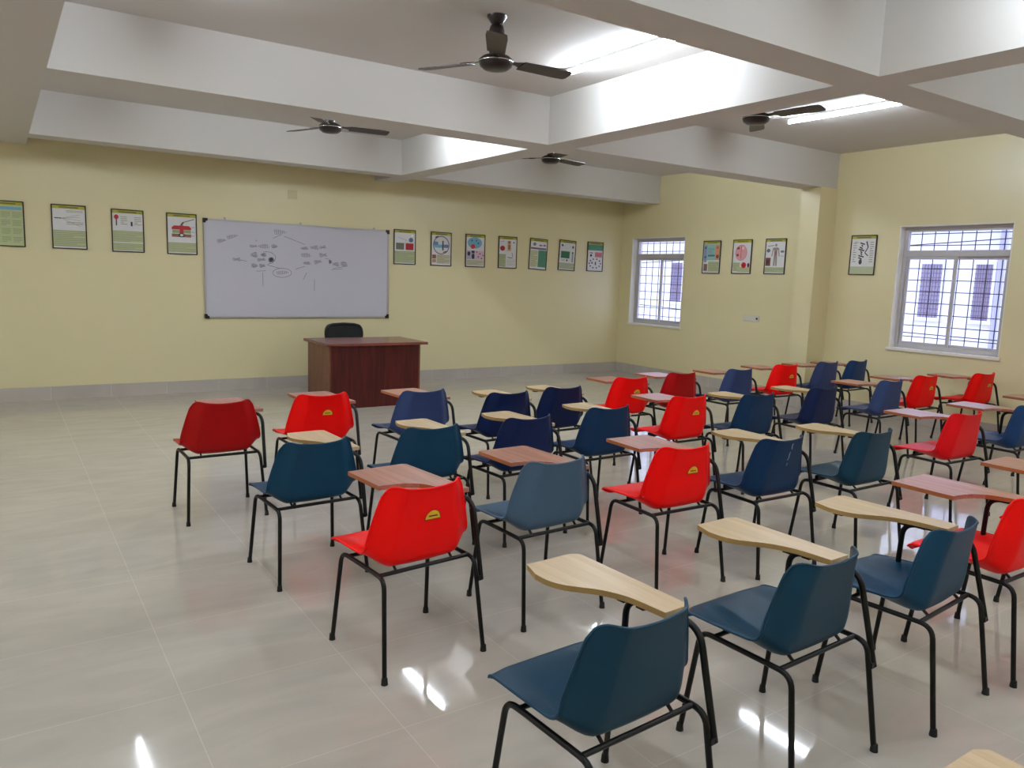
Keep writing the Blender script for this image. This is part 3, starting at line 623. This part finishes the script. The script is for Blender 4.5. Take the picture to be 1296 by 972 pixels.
b = MB(); b.tube([(-.206,.125,ZR),(.206,.125,ZR)], .0085, 10); b.box((-.15,.115,ZR),(-.11,.135,ZR+.026)); b.box((.11,.115,ZR),(.15,.135,ZR+.026)); BAR_F = b.mesh('crossbar', M['black_tube'])
ZT = .650
b = MB(); b.tube(fillet([(.2350,-.1900,.30),(.244,-.105,ZT-.032),(.215,.02,ZT-.030),(.200,.135,ZT-.030),(.206,.145,ZR)], .07, 7), .0105, 10)
b.box((.214,-.196,.298),(.238,-.182,.318)); SUPP = b.mesh('tablet_support', M['black_tube'])
def curve(pts, n=8):
    out = []
    for i in range(len(pts)-1):
        p0 = Vector(pts[max(i-1,0)]); p1 = Vector(pts[i]); p2 = Vector(pts[i+1]); p3 = Vector(pts[min(i+2,len(pts)-1)])
        for k in range(n):
            t = k/n; out.append(tuple(.5*((2*p1)+(-p0+p2)*t+(2*p0-5*p1+4*p2-p3)*t*t+(-p0+3*p1-3*p2+p3)*t**3)))
    out.append(tuple(pts[-1])); return out
PAD_SHARP = [(-.045,.455),(.235,.455),(.25,.44),(.266,-.045),(.170,-.045)]+curve([(.156,.04),(.128,.105),(.07,.150),(.0,.168),(-.045,.170)],6)
PAD_SOFT = [(.06,.448),(.245,.448),(.272,.43),(.268,-.045),(.168,-.045)]+curve([(.164,.03),(.154,.10),(.122,.17),(.082,.22),(.052,.26),(.034,.31),(.033,.37)],6)
PAD = {}
for nm,pl in (('brown',PAD_SHARP),('cream',PAD_SOFT)):
    b = MB(); b.prism(pl, ZT-.019, ZT); me = b.mesh('writing_tablet', M['tab_'+nm], .0)
    e = MB(); c0 = (sum(p[0] for p in pl)/len(pl), sum(p[1] for p in pl)/len(pl)); n_ = len(pl)
    outp = []
    for i in range(n_):
        a = Vector(pl[i-1]); c = Vector(pl[(i+1)%n_]); d = (c-a).normalized(); outp.append((pl[i][0]+d.y*-.0008*-1, pl[i][1]-d.x*.0008*-1))
    # thin band just proud of the board's side
    vs = [(x,y,ZT-.0185) for x,y in outp]+[(x,y,ZT-.0004) for x,y in outp]
    area = sum(pl[i][0]*pl[(i+1)%n_][1]-pl[(i+1)%n_][0]*pl[i][1] for i in range(n_))
    if area < 0:      # clockwise outline: push the other way
        outp = [(2*pl[i][0]-outp[i][0], 2*pl[i][1]-outp[i][1]) for i in range(n_)]
        vs = [(x,y,ZT-.0185) for x,y in outp]+[(x,y,ZT-.0004) for x,y in outp]
    inn = [(x,y,ZT-.0185) for x,y in pl]+[(x,y,ZT-.0004) for x,y in pl]
    e.add(vs, [(i,(i+1)%n_,n_+(i+1)%n_,n_+i) for i in range(n_)])
    e.add(vs[:n_]+inn[:n_], [(i,n_+i,n_+(i+1)%n_,(i+1)%n_) for i in range(n_)]); e.add(vs[n_:]+inn[n_:], [(i,(i+1)%n_,n_+(i+1)%n_,n_+i) for i in range(n_)])
    PAD[nm] = (me, e.mesh('edge_band', M['edge_'+nm]))
b = MB(); b.box((.07,.33,ZT-.034),(.10,.37,ZT-.019)); b.box((.17,.04,ZT-.030),(.24,.07,ZT-.019)); b.box((.16,.11,ZT-.030),(.235,.14,ZT-.019)); BRK = b.mesh('tablet_bracket', M['black_tube'])
def chair(x, y, rz, color, pad, label, sticker=None):
    t = thing('tablet_chair', label, 'chair', (x,y,0), R(rz), 'tablet-arm student chairs')
    if color in ('teal','dark_teal') and y != 2.57: t.scale = (1,1,.962)      # this make sits a little lower
    sh = link('seat_shell', SHELL[color], t)
    if sticker is not None:
        so = link('sticker', STICK, sh, (sticker,0,0)); so['label'] = 'yellow half-round maker sticker'
    for s in (-1,1):
        for f in (0,1):
            lg = link('leg', LEG[s,f], t); link('foot_cap', FOOT, lg, (s*.232,.222 if f else -.222,0))
        link('side_rail', RAIL[s], t)
    link('crossbar', BAR_R, t); link('crossbar', BAR_F, t)
    link('tablet_support', SUPP, t); 
    p = link('writing_tablet', PAD[pad][0], t); p['label'] = ('reddish brown' if pad == 'brown' else 'cream')+' laminate writing tablet'
    link('edge_band', PAD[pad][1], p); link('tablet_bracket', BRK, p)
    return t
CH = [
 # row nearest the desk
 (1.115,4.940,0,'dark_red','brown','plain dark red tablet chair standing alone at far left of the room',None),
 (1.77,5.00,1,'bright_red','brown','bright red stickered chair in front of the desk, second from left',.02),
 (2.47,4.90,3,'slate','brown','slate blue chair with brown tablet, overlapping the right end of the desk',None),
 (3.00,4.61,3,'navy','cream','navy chair with cream tablet in front row, left of another navy chair',None),
 (3.55,4.68,2,'navy','cream','navy chair with cream tablet in front row, last before the reds',None),
 (4.48,4.93,-2,'bright_red','brown','bright red stickered chair in front row, left of the plain dark red one',.035),
 (5.18,5.02,0,'dark_red','brown','plain dark red chair in front row between bright red and slate blue chairs',None),
 (5.99,5.03,0,'slate','brown','slate blue chair in front row, right of the plain dark red chair',None),
 (6.85,5.14,-2,'bright_red','brown','bright red stickered chair in front row between two slate blue chairs',.05),
 (7.60,5.16,0,'slate','brown','slate blue chair in front row, next to last towards the right wall',None),
 (8.13,5.14,2,'blue','brown','small-looking blue chair at the right end of the front row',None),
 # second row
 (1.285,3.76,3,'teal','cream','dark teal chair with cream tablet, leftmost of the second row',None),
 (1.985,3.85,2,'teal','cream','teal chair behind slate blue chair, its cream tablet beneath that chair',None),
 (2.57,3.75,4,'navy','cream','navy chair with cream tablet directly behind the left navy front chair',None),
 (3.27,3.83,1,'deep_navy','cream','deep teal-navy chair left of the middle red chair in second row',None),
 (4.16,3.97,0,'bright_red','brown','bright red stickered chair in the middle of the second row',.04),
 (4.76,3.83,0,'deep_navy','cream','dark navy chair with cream tablet right of the middle red chair',None),
 (5.63,3.87,0,'navy','cream','navy chair with cream tablet, in front of slate chair at its right',None),
 (6.71,3.92,0,'slate','brown','slate blue chair with brown tablet, left of two bright red chairs',None),
 (7.49,4.01,-2,'bright_red','brown','bright red stickered chair, left of the pair under the near window',.04),
 (8.36,3.88,-4,'bright_red','brown','bright red chair nearest the right wall, under the near window',.05),
 # third row
 (1.355,2.73,5,'bright_red','brown','large bright red stickered chair at left front, nearest of the left reds',.015),
 (2.075,2.82,2,'grey_blue','brown','pale grey-blue chair with brown tablet between two bright red chairs',None),
 (2.86,2.77,-2,'bright_red','brown','large bright red stickered chair right of the pale grey-blue chair',.03),
 (3.51,2.68,-2,'deep_navy','cream','blue chair with scratched back and cream tablet, right of large red chair',None),
 (4.20,2.57,0,'dark_teal','cream','dark blue chair with cream tablet, left of the crimson chair',None),
 (5.46,2.66,-3,'crimson','brown','crimson red chair with shiny tablet, right of the dark blue chair',None),
 (6.34,2.64,0,'blue','brown','blue chair cut by the right edge of the photo',None),
 (7.36,2.67,0,'bright_red','brown','chair beyond the right edge with only its small brown tablet showing',None),
 # nearest row
 (1.34,1.47,3,'dark_teal','cream','nearest dark teal chair with cream tablet at bottom centre',None),
 (2.14,1.49,2,'dark_teal','cream','dark teal chair with cream tablet, middle of the three nearest teals',None),
 (2.86,1.46,5,'teal','cream','teal chair at lower right, its cream tablet before the red seat',None),
 (3.50,1.45,0,'bright_red','brown','bright red chair at lower right edge with wide brown tablet',None),
 (4.35,1.45,0,'bright_red','brown','chair beyond the right edge with brown tablet entering at mid height',None),
 (1.31,.19,0,'navy','cream','chair beneath the bottom edge showing only a cream tablet corner',None),
]
for a in CH:
    c_ = chair(*a)
    if 'scratched back' in a[5]:
        so = link('scuff_marks', SCUFF, [o for o in c_.children if o.name.startswith('seat_shell')][0]); so['label'] = 'pale scratch marks'
